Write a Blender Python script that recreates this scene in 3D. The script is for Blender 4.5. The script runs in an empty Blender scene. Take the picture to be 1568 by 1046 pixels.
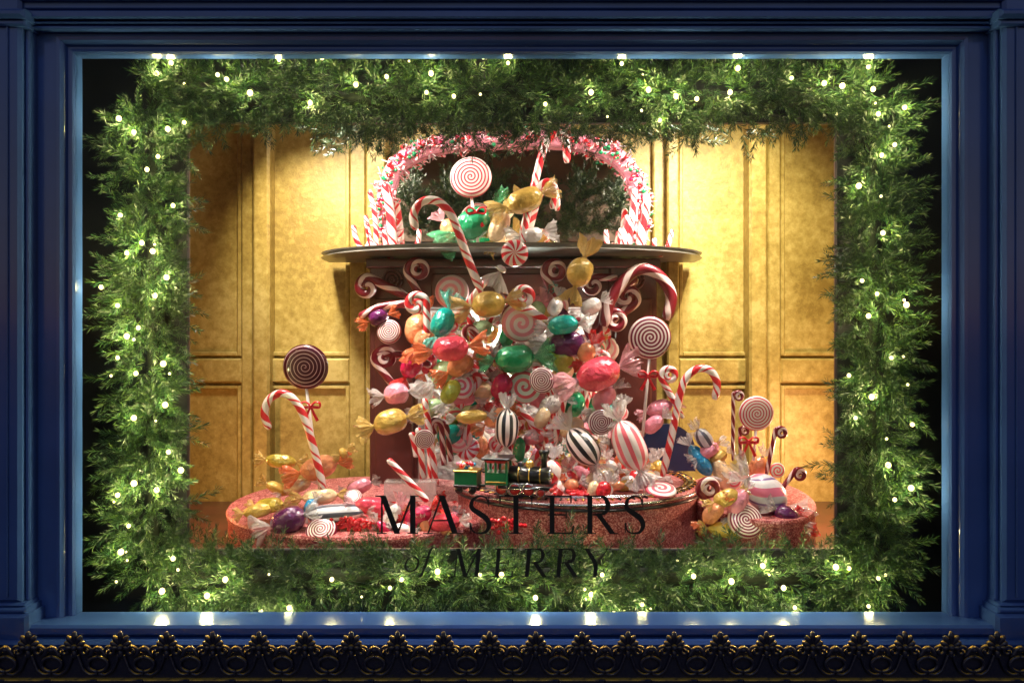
import bpy, math, random
import numpy as np
from mathutils import Vector, Matrix
random.seed(7); rng=np.random.default_rng(7)
S=0.00225; D=2.6; CZ=1.55
# image-pixel helpers: metre position of a pixel projected onto the plane at depth y
def pt(px,py,y):
    f=(D+y)/D
    return Vector(((px-784)*S*f, y, CZ-(py-523)*S*f))
def sc(y): return S*(D+y)/D
def ysurf(py,d): return D*(d/((py-523)*S)-1)
# ---------------------------------------------------------------- materials
MATS={}
def newmat(name):
    m=bpy.data.materials.new(name); m.use_nodes=True; nt=m.node_tree
    MATS[name]=m
    return m,nt,nt.nodes['Principled BSDF']
def N(nt,t,**k):
    n=nt.nodes.new(t)
    for a,b in k.items(): setattr(n,a,b)
    return n
def noise_bump(nt,b,scale,strength,dist=0.002,coord='Object'):
    tc=N(nt,'ShaderNodeTexCoord'); no=N(nt,'ShaderNodeTexNoise'); no.inputs['Scale'].default_value=scale; no.inputs['Detail'].default_value=4
    nt.links.new(tc.outputs[coord],no.inputs['Vector'])
    bp=N(nt,'ShaderNodeBump'); bp.inputs['Strength'].default_value=strength; bp.inputs['Distance'].default_value=dist
    nt.links.new(no.outputs['Fac'],bp.inputs['Height']); nt.links.new(bp.outputs['Normal'],b.inputs['Normal'])
    return no
def plain(name,col,rough=.4,metal=0,coat=0,var=.25,scale=8,bump=.2,bscale=60,bdist=.002):
    m,nt,b=newmat(name)
    no=noise_bump(nt,b,bscale,bump,bdist)
    n2=N(nt,'ShaderNodeTexNoise'); n2.inputs['Scale'].default_value=scale; n2.inputs['Detail'].default_value=5
    tc=N(nt,'ShaderNodeTexCoord'); nt.links.new(tc.outputs['Object'],n2.inputs['Vector'])
    r=N(nt,'ShaderNodeValToRGB'); c=Vector(col)
    r.color_ramp.elements[0].position=.3; r.color_ramp.elements[1].position=.7
    r.color_ramp.elements[0].color=(*(c*(1-var)),1); r.color_ramp.elements[1].color=(*[min(1,x) for x in c*(1+var)],1)
    nt.links.new(n2.outputs['Fac'],r.inputs['Fac']); nt.links.new(r.outputs['Color'],b.inputs['Base Color'])
    b.inputs['Roughness'].default_value=rough; b.inputs['Metallic'].default_value=metal; b.inputs['Coat Weight'].default_value=coat
    return m
def pattern(name,kind,a,bb,stops,rough=.3,coat=.4):
    m,nt,b=newmat(name)
    tc=N(nt,'ShaderNodeTexCoord'); sp=N(nt,'ShaderNodeSeparateXYZ'); nt.links.new(tc.outputs['UV'],sp.inputs[0])
    def M(op,x,y=None):
        n=N(nt,'ShaderNodeMath',operation=op)
        for i,v in enumerate((x,y)):
            if v is None: continue
            if isinstance(v,(int,float)): n.inputs[i].default_value=v
            else: nt.links.new(v,n.inputs[i])
        return n.outputs[0]
    u,v=sp.outputs[0],sp.outputs[1]
    if kind=='helix': t=M('ADD',M('MULTIPLY',u,a),M('MULTIPLY',v,bb))
    else:
        ang=M('DIVIDE',M('ARCTAN2',v,u),2*math.pi)
        r=M('SQRT',M('ADD',M('MULTIPLY',u,u),M('MULTIPLY',v,v)))
        t=M('ADD',M('MULTIPLY',r,a),M('MULTIPLY',ang,bb))
    t=M('FRACT',M('ADD',t,20.0))
    cr=N(nt,'ShaderNodeValToRGB'); cr.color_ramp.interpolation='LINEAR'
    els=cr.color_ramp.elements
    pts=[]
    for i,(p,c) in enumerate(stops):
        if i>0: pts.append((p-.03,stops[i-1][1]))
        pts.append((p,c))
    els[0].position=pts[0][0]; els[0].color=(*pts[0][1],1)
    els[1].position=1; els[1].color=(*pts[-1][1],1)
    for p,c in pts[1:]:
        e=els.new(p); e.color=(*c,1)
    nt.links.new(t,cr.inputs[0]); nt.links.new(cr.outputs[0],b.inputs['Base Color'])
    b.inputs['Roughness'].default_value=rough; b.inputs['Coat Weight'].default_value=coat
    noise_bump(nt,b,70,.2)
    return m
W=(.80,.70,.67); R=(.62,.02,.03); DR=(.17,.006,.016); PK=(.85,.32,.35)
pattern('cane_red','helix',.85,1,[(0,R),(.36,W),(.55,R),(.66,W)])
pattern('cane_fine','helix',1.0,2,[(0,R),(.5,W)])
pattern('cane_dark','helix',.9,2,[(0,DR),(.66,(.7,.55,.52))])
pattern('swirl_red','polar',6.2,1,[(0,W),(.60,(.55,.02,.05))])
pattern('swirl_maroon','polar',6.2,1,[(0,(.06,.003,.010)),(.82,(.5,.34,.34))])
pattern('swirl_wine','polar',6,1,[(0,(.20,.007,.035)),(.55,W)])
pattern('swirl_bold','polar',2.6,1,[(0,PK),(.5,(.85,.72,.66))])
pattern('swirl_rose','polar',2.4,1,[(0,(.7,.1,.16)),(.5,W)])
pattern('swirl_mint','polar',2.4,1,[(0,(.75,.12,.14)),(.45,(.7,.85,.7))])
pattern('pinwheel','polar',.6,9,[(0,(.7,.02,.04)),(.5,W)])
pattern('stripe_black','helix',0,9,[(0,(.015,.015,.018)),(.5,W)])
pattern('stripe_pink','helix',0,9,[(0,(.85,.15,.2)),(.45,(.88,.75,.74))])
pattern('stripe_purple','helix',1.2,3,[(0,(.75,.18,.3)),(.35,(.55,.55,.62)),(.6,(.2,.12,.3)),(.7,(.8,.75,.8))])
pattern('stripe_silver','helix',0,5,[(0,(.7,.7,.75)),(.6,(.1,.1,.14))])
for n,c in dict(gold=(.62,.40,.09),mustard=(.5,.36,.05),cream=(.82,.60,.36),teal=(.0,.38,.33),green=(.01,.28,.11),lime=(.42,.46,.06),
    coral=(.75,.06,.10),crimson=(.5,.01,.07),pink=(.85,.30,.40),orange=(.85,.33,.16),purple=(.10,.01,.08),blue=(.02,.25,.5),red=(.6,.01,.02),palegreen=(.42,.62,.34),white=(.80,.74,.72)).items():
    plain('candy_'+n,c,.16,.15,.8,.25,22,.9,38,.012)
def cello(name,col,alpha=.5):
    m,nt,b=newmat(name)
    noise_bump(nt,b,110,1,.012)
    b.inputs['Base Color'].default_value=(*col,1); b.inputs['Roughness'].default_value=.14
    b.inputs['Alpha'].default_value=alpha; b.inputs['Coat Weight'].default_value=.6
for n,c,a in [('clear',(.84,.78,.76),.36),('gold',(.72,.48,.14),.6),('orange',(.9,.22,.08),.6),('pink',(.88,.42,.47),.5),('teal',(.1,.5,.4),.55),('red',(.7,.03,.03),.7),('green',(.1,.45,.2),.6),('white',(.84,.77,.77),.65)]:
    cello('wrap_'+n,c,a)
plain('stick_white',(.8,.75,.72),.4); plain('ribbon_red',(.6,.01,.02),.35,0,.2)
plain('ribbon_green',(.01,.25,.09),.4)
plain('lamp_wire',(.006,.02,.008),.6)
plain('blue_paint',(.030,.076,.285),.28,0,.35,.16,3,.35,14,.003)
plain('navy_paint',(.004,.006,.014),.6)
plain('board_back',(.12,.07,.045),.6)
plain('wood_maroon',(.070,.018,.014),.3,0,.3,.4,5)
plain('shelf_grey',(.16,.15,.13),.35,0,.2,.3,9)
plain('black_metal',(.012,.012,.014),.3,.3,.3); plain('steel',(.5,.5,.52),.25,1)
plain('train_green',(.01,.15,.06),.3,0,.4); plain('train_red',(.5,.02,.02),.3,0,.4); plain('brass',(.7,.45,.12),.3,1)
plain('letter_black',(.006,.006,.008),.7)
plain('glass_box',(.008,.014,.05),.3,0,.3)
plain('pavement',(.06,.06,.065),.8,0,0,.3,2)
plain('bark_core',(.004,.010,.004),.9)
# gold wall
m,nt,b=newmat('gold_plaster')
tc=N(nt,'ShaderNodeTexCoord'); n1=N(nt,'ShaderNodeTexNoise'); n1.inputs['Scale'].default_value=26; n1.inputs['Detail'].default_value=10; n1.inputs['Roughness'].default_value=.72
n2=N(nt,'ShaderNodeTexNoise'); n2.inputs['Scale'].default_value=1.6; n2.inputs['Detail'].default_value=3
nt.links.new(tc.outputs['Object'],n1.inputs[0]); nt.links.new(tc.outputs['Object'],n2.inputs[0])
mx=N(nt,'ShaderNodeMath',operation='ADD'); nt.links.new(n1.outputs[0],mx.inputs[0]); nt.links.new(n2.outputs[0],mx.inputs[1])
mm=N(nt,'ShaderNodeMath',operation='MULTIPLY'); mm.inputs[1].default_value=.5; nt.links.new(mx.outputs[0],mm.inputs[0])
cr=N(nt,'ShaderNodeValToRGB'); e=cr.color_ramp.elements
e[0].position=.40; e[0].color=(.24,.165,.035,1); e[1].position=.6; e[1].color=(.52,.41,.14,1)
x=e.new(.5); x.color=(.37,.275,.07,1)
nt.links.new(mm.outputs[0],cr.inputs[0]); nt.links.new(cr.outputs[0],b.inputs['Base Color'])
b.inputs['Roughness'].default_value=.42; b.inputs['Metallic'].default_value=.1
bp=N(nt,'ShaderNodeBump'); bp.inputs['Strength'].default_value=.5; bp.inputs['Distance'].default_value=.005
nt.links.new(n1.outputs[0],bp.inputs['Height']); nt.links.new(bp.outputs[0],b.inputs['Normal'])
# glitter
m,nt,b=newmat('red_glitter')
tc=N(nt,'ShaderNodeTexCoord'); vo=N(nt,'ShaderNodeTexVoronoi'); vo.inputs['Scale'].default_value=220
nt.links.new(tc.outputs['Object'],vo.inputs[0]); n2=N(nt,'ShaderNodeTexNoise'); n2.inputs['Scale'].default_value=28; n2.inputs['Detail'].default_value=6; nt.links.new(tc.outputs['Object'],n2.inputs[0])
sp=N(nt,'ShaderNodeSeparateColor'); nt.links.new(vo.outputs['Color'],sp.inputs[0])
ad=N(nt,'ShaderNodeMath',operation='ADD'); nt.links.new(sp.outputs[0],ad.inputs[0]); nt.links.new(n2.outputs[0],ad.inputs[1])
cr=N(nt,'ShaderNodeValToRGB'); e=cr.color_ramp.elements
e[0].position=.3; e[0].color=(.18,.018,.022,1); e[1].position=1; e[1].color=(.75,.38,.35,1); x=e.new(.62); x.color=(.40,.08,.08,1)
hf=N(nt,'ShaderNodeMath',operation='MULTIPLY'); hf.inputs[1].default_value=.62; nt.links.new(ad.outputs[0],hf.inputs[0])
nt.links.new(hf.outputs[0],cr.inputs[0]); nt.links.new(cr.outputs[0],b.inputs['Base Color']); b.inputs['Roughness'].default_value=.45; b.inputs['Metallic'].default_value=.1
bp=N(nt,'ShaderNodeBump'); bp.inputs['Strength'].default_value=.6; bp.inputs['Distance'].default_value=.003
nt.links.new(sp.outputs[0],bp.inputs['Height']); nt.links.new(bp.outputs[0],b.inputs['Normal'])
# fir
m,nt,b=newmat('fir_needles')
ge=N(nt,'ShaderNodeNewGeometry'); cr=N(nt,'ShaderNodeValToRGB'); e=cr.color_ramp.elements
e[0].position=0; e[0].color=(.006,.028,.016,1); e[1].position=1; e[1].color=(.085,.150,.022,1); x=e.new(.6); x.color=(.020,.070,.020,1)
nt.links.new(ge.outputs['Random Per Island'],cr.inputs[0]); nt.links.new(cr.outputs[0],b.inputs['Base Color']); b.inputs['Roughness'].default_value=.42
# bulbs
m,nt,b=newmat('bulb_glow'); b.inputs['Emission Color'].default_value=(1,.86,.40,1); b.inputs['Emission Strength'].default_value=3; b.inputs['Base Color'].default_value=(.8,.7,.4,1)
# mirror
m,nt,b=newmat('mirror_glass'); b.inputs['Metallic'].default_value=1; b.inputs['Base Color'].default_value=(.80,.77,.70,1)
noise_bump(nt,b,3,.02,.001); b.inputs['Roughness'].default_value=.03
# dark iron, patchy amber light painted into the colour of upward faces
m,nt,b=newmat('amber_lit_iron')
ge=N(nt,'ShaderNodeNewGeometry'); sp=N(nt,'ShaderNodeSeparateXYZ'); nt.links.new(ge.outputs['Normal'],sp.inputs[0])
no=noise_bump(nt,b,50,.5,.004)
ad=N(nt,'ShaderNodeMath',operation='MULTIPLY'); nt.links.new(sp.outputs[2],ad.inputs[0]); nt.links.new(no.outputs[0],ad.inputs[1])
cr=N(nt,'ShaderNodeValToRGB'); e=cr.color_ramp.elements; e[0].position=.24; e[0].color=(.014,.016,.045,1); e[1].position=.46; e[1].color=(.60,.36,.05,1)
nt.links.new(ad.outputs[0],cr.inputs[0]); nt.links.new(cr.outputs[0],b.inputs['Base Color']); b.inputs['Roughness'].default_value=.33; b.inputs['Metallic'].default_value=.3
# window glass
m,nt,b=newmat('window_glass'); nt.nodes.remove(b)
tr=N(nt,'ShaderNodeBsdfTransparent'); gl=N(nt,'ShaderNodeBsdfGlossy'); gl.inputs['Roughness'].default_value=.01
fr=N(nt,'ShaderNodeFresnel'); fr.inputs[0].default_value=1.2; mi=N(nt,'ShaderNodeMixShader')
nt.links.new(fr.outputs[0],mi.inputs[0]); nt.links.new(tr.outputs[0],mi.inputs[1]); nt.links.new(gl.outputs[0],mi.inputs[2]); nt.links.new(mi.outputs[0],nt.nodes['Material Output'].inputs[0])
# ---------------------------------------------------------------- mesh builder
class MB:
    def __init__(s): s.v=[];s.f=[];s.m=[];s.uv=[];s.sm=[];s.n=0;s.mats=[]
    def add(s,vs,fs,mat,uv=None,M=None,smooth=True):
        vs=np.asarray(vs,float)
        if M is not None:
            A=np.array(M); vs=vs@A[:3,:3].T+A[:3,3]
        if mat not in s.mats: s.mats.append(mat)
        mi=s.mats.index(mat)
        s.v.append(vs); s.uv.append(np.asarray(uv,float) if uv is not None else np.zeros((len(vs),2)))
        for f in fs: s.f.append(tuple(i+s.n for i in f)); s.m.append(mi); s.sm.append(smooth)
        s.n+=len(vs)
    def box(s,lo,hi,mat,bev=0):
        x0,y0,z0=lo;x1,y1,z1=hi
        b=bev
        if b<=0:
            v=[(x,y,z) for x in (x0,x1) for y in (y0,y1) for z in (z0,z1)]
            s.add(v,[(0,1,3,2),(4,6,7,5),(0,4,5,1),(2,3,7,6),(0,2,6,4),(1,5,7,3)],mat,smooth=False); return
        o=[(x0,z0),(x1,z0),(x1,z1),(x0,z1)]; i=[(x0+b,z0+b),(x1-b,z0+b),(x1-b,z1-b),(x0+b,z1-b)]
        v=[(x,y1,z) for x,z in o]+[(x,y0+b,z) for x,z in o]+[(x,y0,z) for x,z in i]
        f=[(8,9,10,11),(3,2,1,0)]
        for k in range(4):
            l=(k+1)%4; f+=[(k,l,4+l,4+k),(4+k,4+l,8+l,8+k)]
        s.add(v,f,mat,smooth=False)
    def tube(s,pts,rad,mat,n=12,cap=True,flat=1.0):
        P=[Vector(p) for p in pts]; k=len(P)
        if not callable(rad): r0=rad; rad=lambda t:r0
        T=[(P[min(i+1,k-1)]-P[max(i-1,0)]).normalized() for i in range(k)]
        nrm=T[0].cross(Vector((0,1,0)))
        if nrm.length<.01: nrm=T[0].cross(Vector((1,0,0)))
        nrm.normalize(); vs=[];uv=[];L=0
        for i in range(k):
            if i: L+=(P[i]-P[i-1]).length
            nrm=(nrm-T[i]*nrm.dot(T[i])).normalized(); bn=T[i].cross(nrm)
            r=rad(i/(k-1))
            for j in range(n+1):
                a=2*math.pi*j/n; vs.append(P[i]+nrm*(math.cos(a)*r)+bn*(math.sin(a)*r*flat)); uv.append((L/(2*math.pi*rad(.5)),j/n))
        fs=[(i*(n+1)+j,i*(n+1)+j+1,(i+1)*(n+1)+j+1,(i+1)*(n+1)+j) for i in range(k-1) for j in range(n)]
        if cap:
            fs.append(tuple(range(n-1,-1,-1))); fs.append(tuple((k-1)*(n+1)+j for j in range(n)))
        s.add([tuple(v) for v in vs],fs,mat,uv)
    def lathe(s,prof,mat,M,n=24,mod=None,planar=None):
        vs=[];uv=[]
        for i,(x,r) in enumerate(prof):
            for j in range(n+1):
                a=2*math.pi*j/n; rr=r; xx=x
                if mod: xx,rr=mod(i/(len(prof)-1),a,x,r)
                y=rr*math.cos(a); z=rr*math.sin(a); vs.append((xx,y,z))
                uv.append((y/planar,z/planar) if planar else (x/ max(1e-6,abs(prof[-1][0]-prof[0][0])),j/n))
        fs=[(i*(n+1)+j,i*(n+1)+j+1,(i+1)*(n+1)+j+1,(i+1)*(n+1)+j) for i in range(len(prof)-1) for j in range(n)]
        s.add(vs,fs,mat,uv,M)
    def ball(s,c,r,mat,sx=1,sy=1,sz=1,n=12):
        prof=[(-math.cos(math.pi*i/(n//2+1)),max(1e-4,math.sin(math.pi*i/(n//2+1)))) for i in range(n//2+2)]
        s.lathe(prof,mat,Matrix.Translation(c)@Matrix.Diagonal((r*sx,r*sy,r*sz,1)),n)
    def build(s,name,parent=None):
        me=bpy.data.meshes.new(name); V=np.concatenate(s.v)
        me.from_pydata(V.tolist(),[],s.f)
        for x in s.mats: me.materials.append(MATS[x])
        me.polygons.foreach_set('material_index',s.m); me.polygons.foreach_set('use_smooth',s.sm)
        uvl=me.uv_layers.new(name='UVMap'); U=np.concatenate(s.uv)
        li=np.empty(len(me.loops),dtype=np.int32); me.loops.foreach_get('vertex_index',li)
        uvl.data.foreach_set('uv',U[li].astype(np.float32).ravel())
        o=bpy.data.objects.new(name,me); bpy.context.collection.objects.link(o)
        if parent: o.parent=parent
        return o
def empty(name):
    o=bpy.data.objects.new(name,None); bpy.context.collection.objects.link(o); return o
def catmull(pts,n=8):
    P=[Vector(p) for p in pts]; out=[]
    for i in range(len(P)-1):
        a=P[max(i-1,0)];b=P[i];c=P[i+1];d=P[min(i+2,len(P)-1)]
        for k in range(n):
            t=k/n; out.append(.5*((2*b)+(c-a)*t+(2*a-5*b+4*c-d)*t*t+(3*b-a-3*c+d)*t**3))
    out.append(P[-1]); return out
def basis(c,ang,ty=0.0,roll=0.0):
    a=math.radians(ang); X=Vector((math.cos(a),ty,math.sin(a))).normalized()
    Y=Vector((0,1,0)); Y=(Y-X*Y.dot(X)).normalized(); Z=X.cross(Y)
    M=Matrix((X,Y,Z)).transposed().to_4x4(); return Matrix.Translation(c)@M@Matrix.Rotation(roll,4,'X')
# ---------------------------------------------------------------- candy parts
def a_wrapped(mb,c,ang,L,Rr,body,wrap,ty=None,fan=1.0,ends=(1,1)):
    if ty is None: ty=random.uniform(-.35,.35)
    M=basis(c,ang,ty,random.uniform(0,6))
    h=L/2*1.22; ph=random.uniform(0,6); foil=body.startswith('candy_')
    am=.075 if foil else .025
    if foil: Rr*=random.uniform(.86,1.0)
    prof=[(h*math.sin(math.pi/2*(-1+2*i/16)),max(.18*Rr,Rr*(1-abs(math.sin(math.pi/2*(-1+2*i/16)))**2.8)**.6)) for i in range(17)]
    mb.lathe(prof,body,M,36,lambda t,a,x,r:(x,r*(1+am*math.sin(7*a+ph+1.5*t)*abs(2*t-1)+am*.5*math.sin(12*a+9*t+ph)*abs(2*t-1)+.03*math.sin(3*a+9*t+ph))))
    for sgn,on in zip((-1,1),ends):
        if not on: continue
        fn=fan*random.uniform(.85,1.2)
        p2=[(sgn*h*.97,.2*Rr),(sgn*(h+.10*Rr),.17*Rr),(sgn*(h+.35*Rr*fn),.42*Rr*fn),(sgn*(h+.65*Rr*fn),.68*Rr*fn),(sgn*(h+.95*Rr*fn),.84*Rr*fn),(sgn*(h+1.2*Rr*fn),.98*Rr*fn)]
        q=random.uniform(0,6)
        def md(t,a,x,r,q=q,sgn=sgn):
            k=t*t
            return (x+sgn*Rr*(.2*k*math.sin(5*a+q)+.13*k*math.sin(11*a)), r*(1+.30*k*math.sin(7*a+q)+.26*t*math.sin(15*a+2*q)+.12*t*math.sin(6*t+4*a))*(1-.4*k*abs(math.sin(a+q))))
        mb.lathe(p2,wrap,M,60,md)
def a_disc(mb,c,r,mat,th=.35,yaw=0,pitch=0):
    M=Matrix.Translation(c)@Matrix.Rotation(yaw,4,'Z')@Matrix.Rotation(pitch,4,'X')@Matrix.Rotation(math.radians(90),4,'Z')
    t=th*r
    prof=[(-t*.55,1e-4),(-t*.55,r*.4),(-t*.5,r*.75),(-t*.38,r*.92),(0,r),(t*.38,r*.92),(t*.5,r*.75),(t*.55,1e-4)]
    mb.lathe(prof,mat,M,48,None,r)
def a_bow(mb,c,s):
    for sg in (-1,1):
        path=[c,c+Vector((sg*.5*s,-.1*s,.45*s)),c+Vector((sg*1.0*s,-.15*s,.35*s)),c+Vector((sg*.95*s,0,-.1*s)),c+Vector((sg*.4*s,.05*s,-.1*s)),c]
        mb.tube(catmull(path,4),.11*s,'ribbon_red',6,flat=2.2)
        mb.tube(catmull([c,c+Vector((sg*.35*s,-.1*s,-.8*s)),c+Vector((sg*.75*s,-.05*s,-1.6*s))],4),lambda t:s*(.1+.1*t),'ribbon_red',6,flat=.3)
    mb.ball(c,.24*s,'ribbon_red')
def lollipop(px,py,rp,y,mat,sx,sy,bow=None,name='swirl_lollipop',yaw=0):
    mb=MB(); c=pt(px,py,y); r=rp*sc(y)
    a_disc(mb,c,r,mat,.32,yaw,random.uniform(-.1,.1))
    mb.tube([c+Vector((0,.004,-r*.8)),pt(sx,sy,y+.02)],.0065,'stick_white',8)
    if bow: a_bow(mb,pt(bow[0],bow[1],y-.02),14*sc(y))
    return mb.build(name)
def cane(pts,y,rp,mat='cane_red',name='candy_cane',y2=None):
    mb=MB(); P=[]
    for i,(a,b) in enumerate(pts):
        yy=y if y2 is None else y+(y2-y)*i/(len(pts)-1)
        P.append(pt(a,b,yy))
    r=rp*sc(y)
    cp=catmull(P,8)
    mb.tube(cp,lambda t:r*min(1,.55+9*min(t,1-t)),mat,14)
    return mb.build(name)
def curl(cx,cy,rp,tx,ty_,y,tr=5,mat='cane_fine',name='curled_candy_stick',sgn=1):
    a0=math.atan2(-(ty_-cy),(tx-cx)); pts=[]
    for i in range(15):
        t=i/14; a=a0+sgn*(math.pi/2+ (1-t)*2.6*math.pi); r=rp*(.22+.78*t)
        pts.append((cx+r*math.cos(a),cy-r*math.sin(a)))
    lx,ly=pts[-1]
    pts+= [(lx+(tx-lx)*.35,ly+(ty_-ly)*.35),(lx+(tx-lx)*.7,ly+(ty_-ly)*.7),(tx,ty_)]
    return cane(pts,y,tr,mat,name)
def wcandy(px,py,ang,L,Rp,y,body,wrap='clear',name='wrapped_candy',fan=1.0,ty=None,ends=(1,1)):
    mb=MB(); s=sc(y); a_wrapped(mb,pt(px,py,y),ang,L*s,Rp*s,body if '_' in body else 'candy_'+body,'wrap_'+wrap,ty,fan,ends)
    return mb.build(name)
def disc(px,py,rp,y,mat,th=.5,pitch=0,yaw=0,name='swirl_candy'):
    mb=MB(); a_disc(mb,pt(px,py,y),rp*sc(y),mat,th,yaw,pitch); return mb.build(name)
# ================================================================= ground
mb=MB(); mb.add([(-60,-60,0),(60,-60,0),(60,60,0),(-60,60,0)],[(0,1,2,3)],'pavement',smooth=False); mb.build('ground')
# ================================================================= shopfront
front=empty('blue_shopfront')
x0=pt(116,0,0).x; x1=pt(1452,0,0).x; zt=pt(0,84,0).z; zb=pt(0,949,0).z
prof=[(0,.04),(0,-.002),(.006,-.010),(.013,-.012),(.018,-.004),(.024,-.004),(.030,-.016),(.040,-.026),(.050,-.028),(.054,-.020),(.060,-.020),(.125,-.020),(.128,-.030),(.140,-.040),(.150,-.040),(.153,-.032),(.175,-.032),(.178,-.045),(.33,-.045),(.33,.04)]
mb=MB(); vs=[]
for o,y in prof:
    k=.62*o
    vs+= [(x0-o,y,zb-k),(x1+o,y,zb-k),(x1+o,y,zt+o),(x0-o,y,zt+o)]
fs=[]
for i in range(len(prof)-1):
    for j in range(4):
        l=(j+1)%4; fs.append((i*4+j,i*4+l,(i+1)*4+l,(i+1)*4+j))
mb.add(vs,fs,'blue_paint',smooth=False); mb.build('moulded_window_frame',front)
mb=MB()
for sg in (-1,1):
    def bx(a,b,y0,z0,z1,bev=.006):
        lo,hi=(min(sg*a,sg*b),max(sg*a,sg*b)); mb.box((lo,y0,z0),(hi,.05,z1),'blue_paint',bev)
    X=abs(pt(38,0,-.08).x)
    zp=pt(0,925,-.1).z
    bx(X+.012,X+.6,-.085,zp,3.0,.01); bx(X-.004,X+.012,-.062,zp,3.0,.004)
    bx(X+.05,X+.055,-.092,zp+.02,2.6,.002)
    bx(X-.03,X+.6,-.115,.05,zp-.03,.01)
    bx(X-.018,X+.6,-.105,zp-.03,zp-.012,.006); bx(X-.008,X+.6,-.095,zp-.012,zp,.006)
    zc=pt(0,30,-.1).z
    bx(X-.012,X+.6,-.10,zc-.02,zc,.006); bx(X-.02,X+.6,-.12,zc,zc+.03,.01)
mb.build('pilasters',front)
mb=MB()
zc=pt(0,44,-.06).z
for a,bb_,y in [(0,.012,-.055),(.016,.024,-.062),(.03,.055,-.075),(.062,.30,-.068),(.085,.1,-.085)]:
    mb.box((-1.72,y,zc+a),(1.72,.045,zc+bb_),'blue_paint',.004)
mb.box((-4,-.02,zc+.35),(4,.2,4.2),'blue_paint',.01)
mb.build('fascia',front)
mb=MB()
zs=pt(0,958,-.1).z
mb.box((-1.75,-.10,zs-.035),(1.75,.03,zs),'blue_paint',.008)
mb.box((-1.75,-.13,zs-.10),(1.75,.03,zs-.04),'blue_paint',.01)
mb.box((-1.9,-.09,.02),(1.9,.05,zs-.105),'blue_paint',.008)
for i in range(4): mb.box((-1.6+i*.82,-.11,.12),(-1.6+i*.82+.72,-.088,.38),'blue_paint',.01)
mb.build('sill_and_stallriser',front)
mb=MB()
for sg in (-1,1):
    a,b_=sorted((sg*2.3,sg*4)); mb.box((a,-.02,.0),(b_,.3,4.2),'blue_paint',.01)
mb.build('side_walls',front)
mb=MB(); mb.add([(x0-.01,.012,zb-.01),(x1+.01,.012,zb-.01),(x1+.01,.012,zt+.01),(x0-.01,.012,zt+.01)],[(0,1,2,3)],'window_glass',smooth=False); mb.build('shop_window_glass',front)
# ================================================================= iron cresting
cy=-.17; s=sc(cy); u=MB(); per=70.2*s
zbase=pt(0,1060,cy).z; zr=lambda py:pt(0,py,cy).z
nb=28; top=[]
for i in range(nb+1):
    t=i/nb; xx=(t-.5)*per; d=abs(t-.5)*2
    top.append((xx, zr(998)+ (.5-.5*math.cos(math.pi*(1-d)))*10*s+ 2*s*math.cos(6*math.pi*t)))
vs=[];fs=[]
for yy in (cy-.006,cy+.012):
    for xx,z in top: vs.append((xx,yy,z))
    for xx,z in top: vs.append((xx,yy,zbase))
n1=nb+1
for i in range(nb):
    fs.append((n1+i,n1+i+1,i+1,i)); fs.append((i,i+1,2*n1+i+1,2*n1+i))
u.add(vs,fs,'amber_lit_iron',smooth=False)
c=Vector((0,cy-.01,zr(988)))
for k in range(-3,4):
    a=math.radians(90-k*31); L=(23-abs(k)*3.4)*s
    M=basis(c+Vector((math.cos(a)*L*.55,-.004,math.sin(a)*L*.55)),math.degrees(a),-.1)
    u.lathe([(-L*.55,.0008),(-L*.2,2.8*s),(L*.2,4.6*s),(L*.45,3.2*s),(L*.55,.0008)],'amber_lit_iron',M,10)
u.ball(c+Vector((0,-.006,0)),5*s,'amber_lit_iron'); u.ball(c+Vector((0,-.004,-10*s)),4*s,'amber_lit_iron',sz=1.8)
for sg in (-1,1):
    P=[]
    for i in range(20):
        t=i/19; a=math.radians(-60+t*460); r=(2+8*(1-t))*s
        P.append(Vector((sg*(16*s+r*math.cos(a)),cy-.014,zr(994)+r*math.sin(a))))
    u.tube(P,2.3*s,'amber_lit_iron',8)
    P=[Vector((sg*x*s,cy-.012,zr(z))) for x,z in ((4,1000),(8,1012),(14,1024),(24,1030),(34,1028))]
    u.tube(catmull(P,5),2.4*s,'amber_lit_iron',8)
    u.tube(catmull([Vector((sg*x*s,cy-.014,zr(z))) for x,z in ((24,1000),(29,992),(35.1,988))],5),3.2*s,'amber_lit_iron',8)
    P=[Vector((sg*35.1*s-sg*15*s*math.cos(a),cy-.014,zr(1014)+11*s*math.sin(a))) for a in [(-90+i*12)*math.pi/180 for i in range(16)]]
    u.tube(P,2.6*s,'amber_lit_iron',8)
    u.ball(Vector((sg*35.1*s*.97,cy-.012,zr(992))),4.5*s,'amber_lit_iron')
u.box((-per/2,cy-.022,zr(1046)),(per/2,cy+.013,zr(1036)),'amber_lit_iron',.003)
cr_=empty('iron_cresting')
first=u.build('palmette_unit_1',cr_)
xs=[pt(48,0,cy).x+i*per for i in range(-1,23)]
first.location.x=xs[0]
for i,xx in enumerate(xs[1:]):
    o=bpy.data.objects.new('palmette_unit_%d'%(i+2),first.data); bpy.context.collection.objects.link(o); o.parent=cr_; o.location.x=xx
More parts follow.
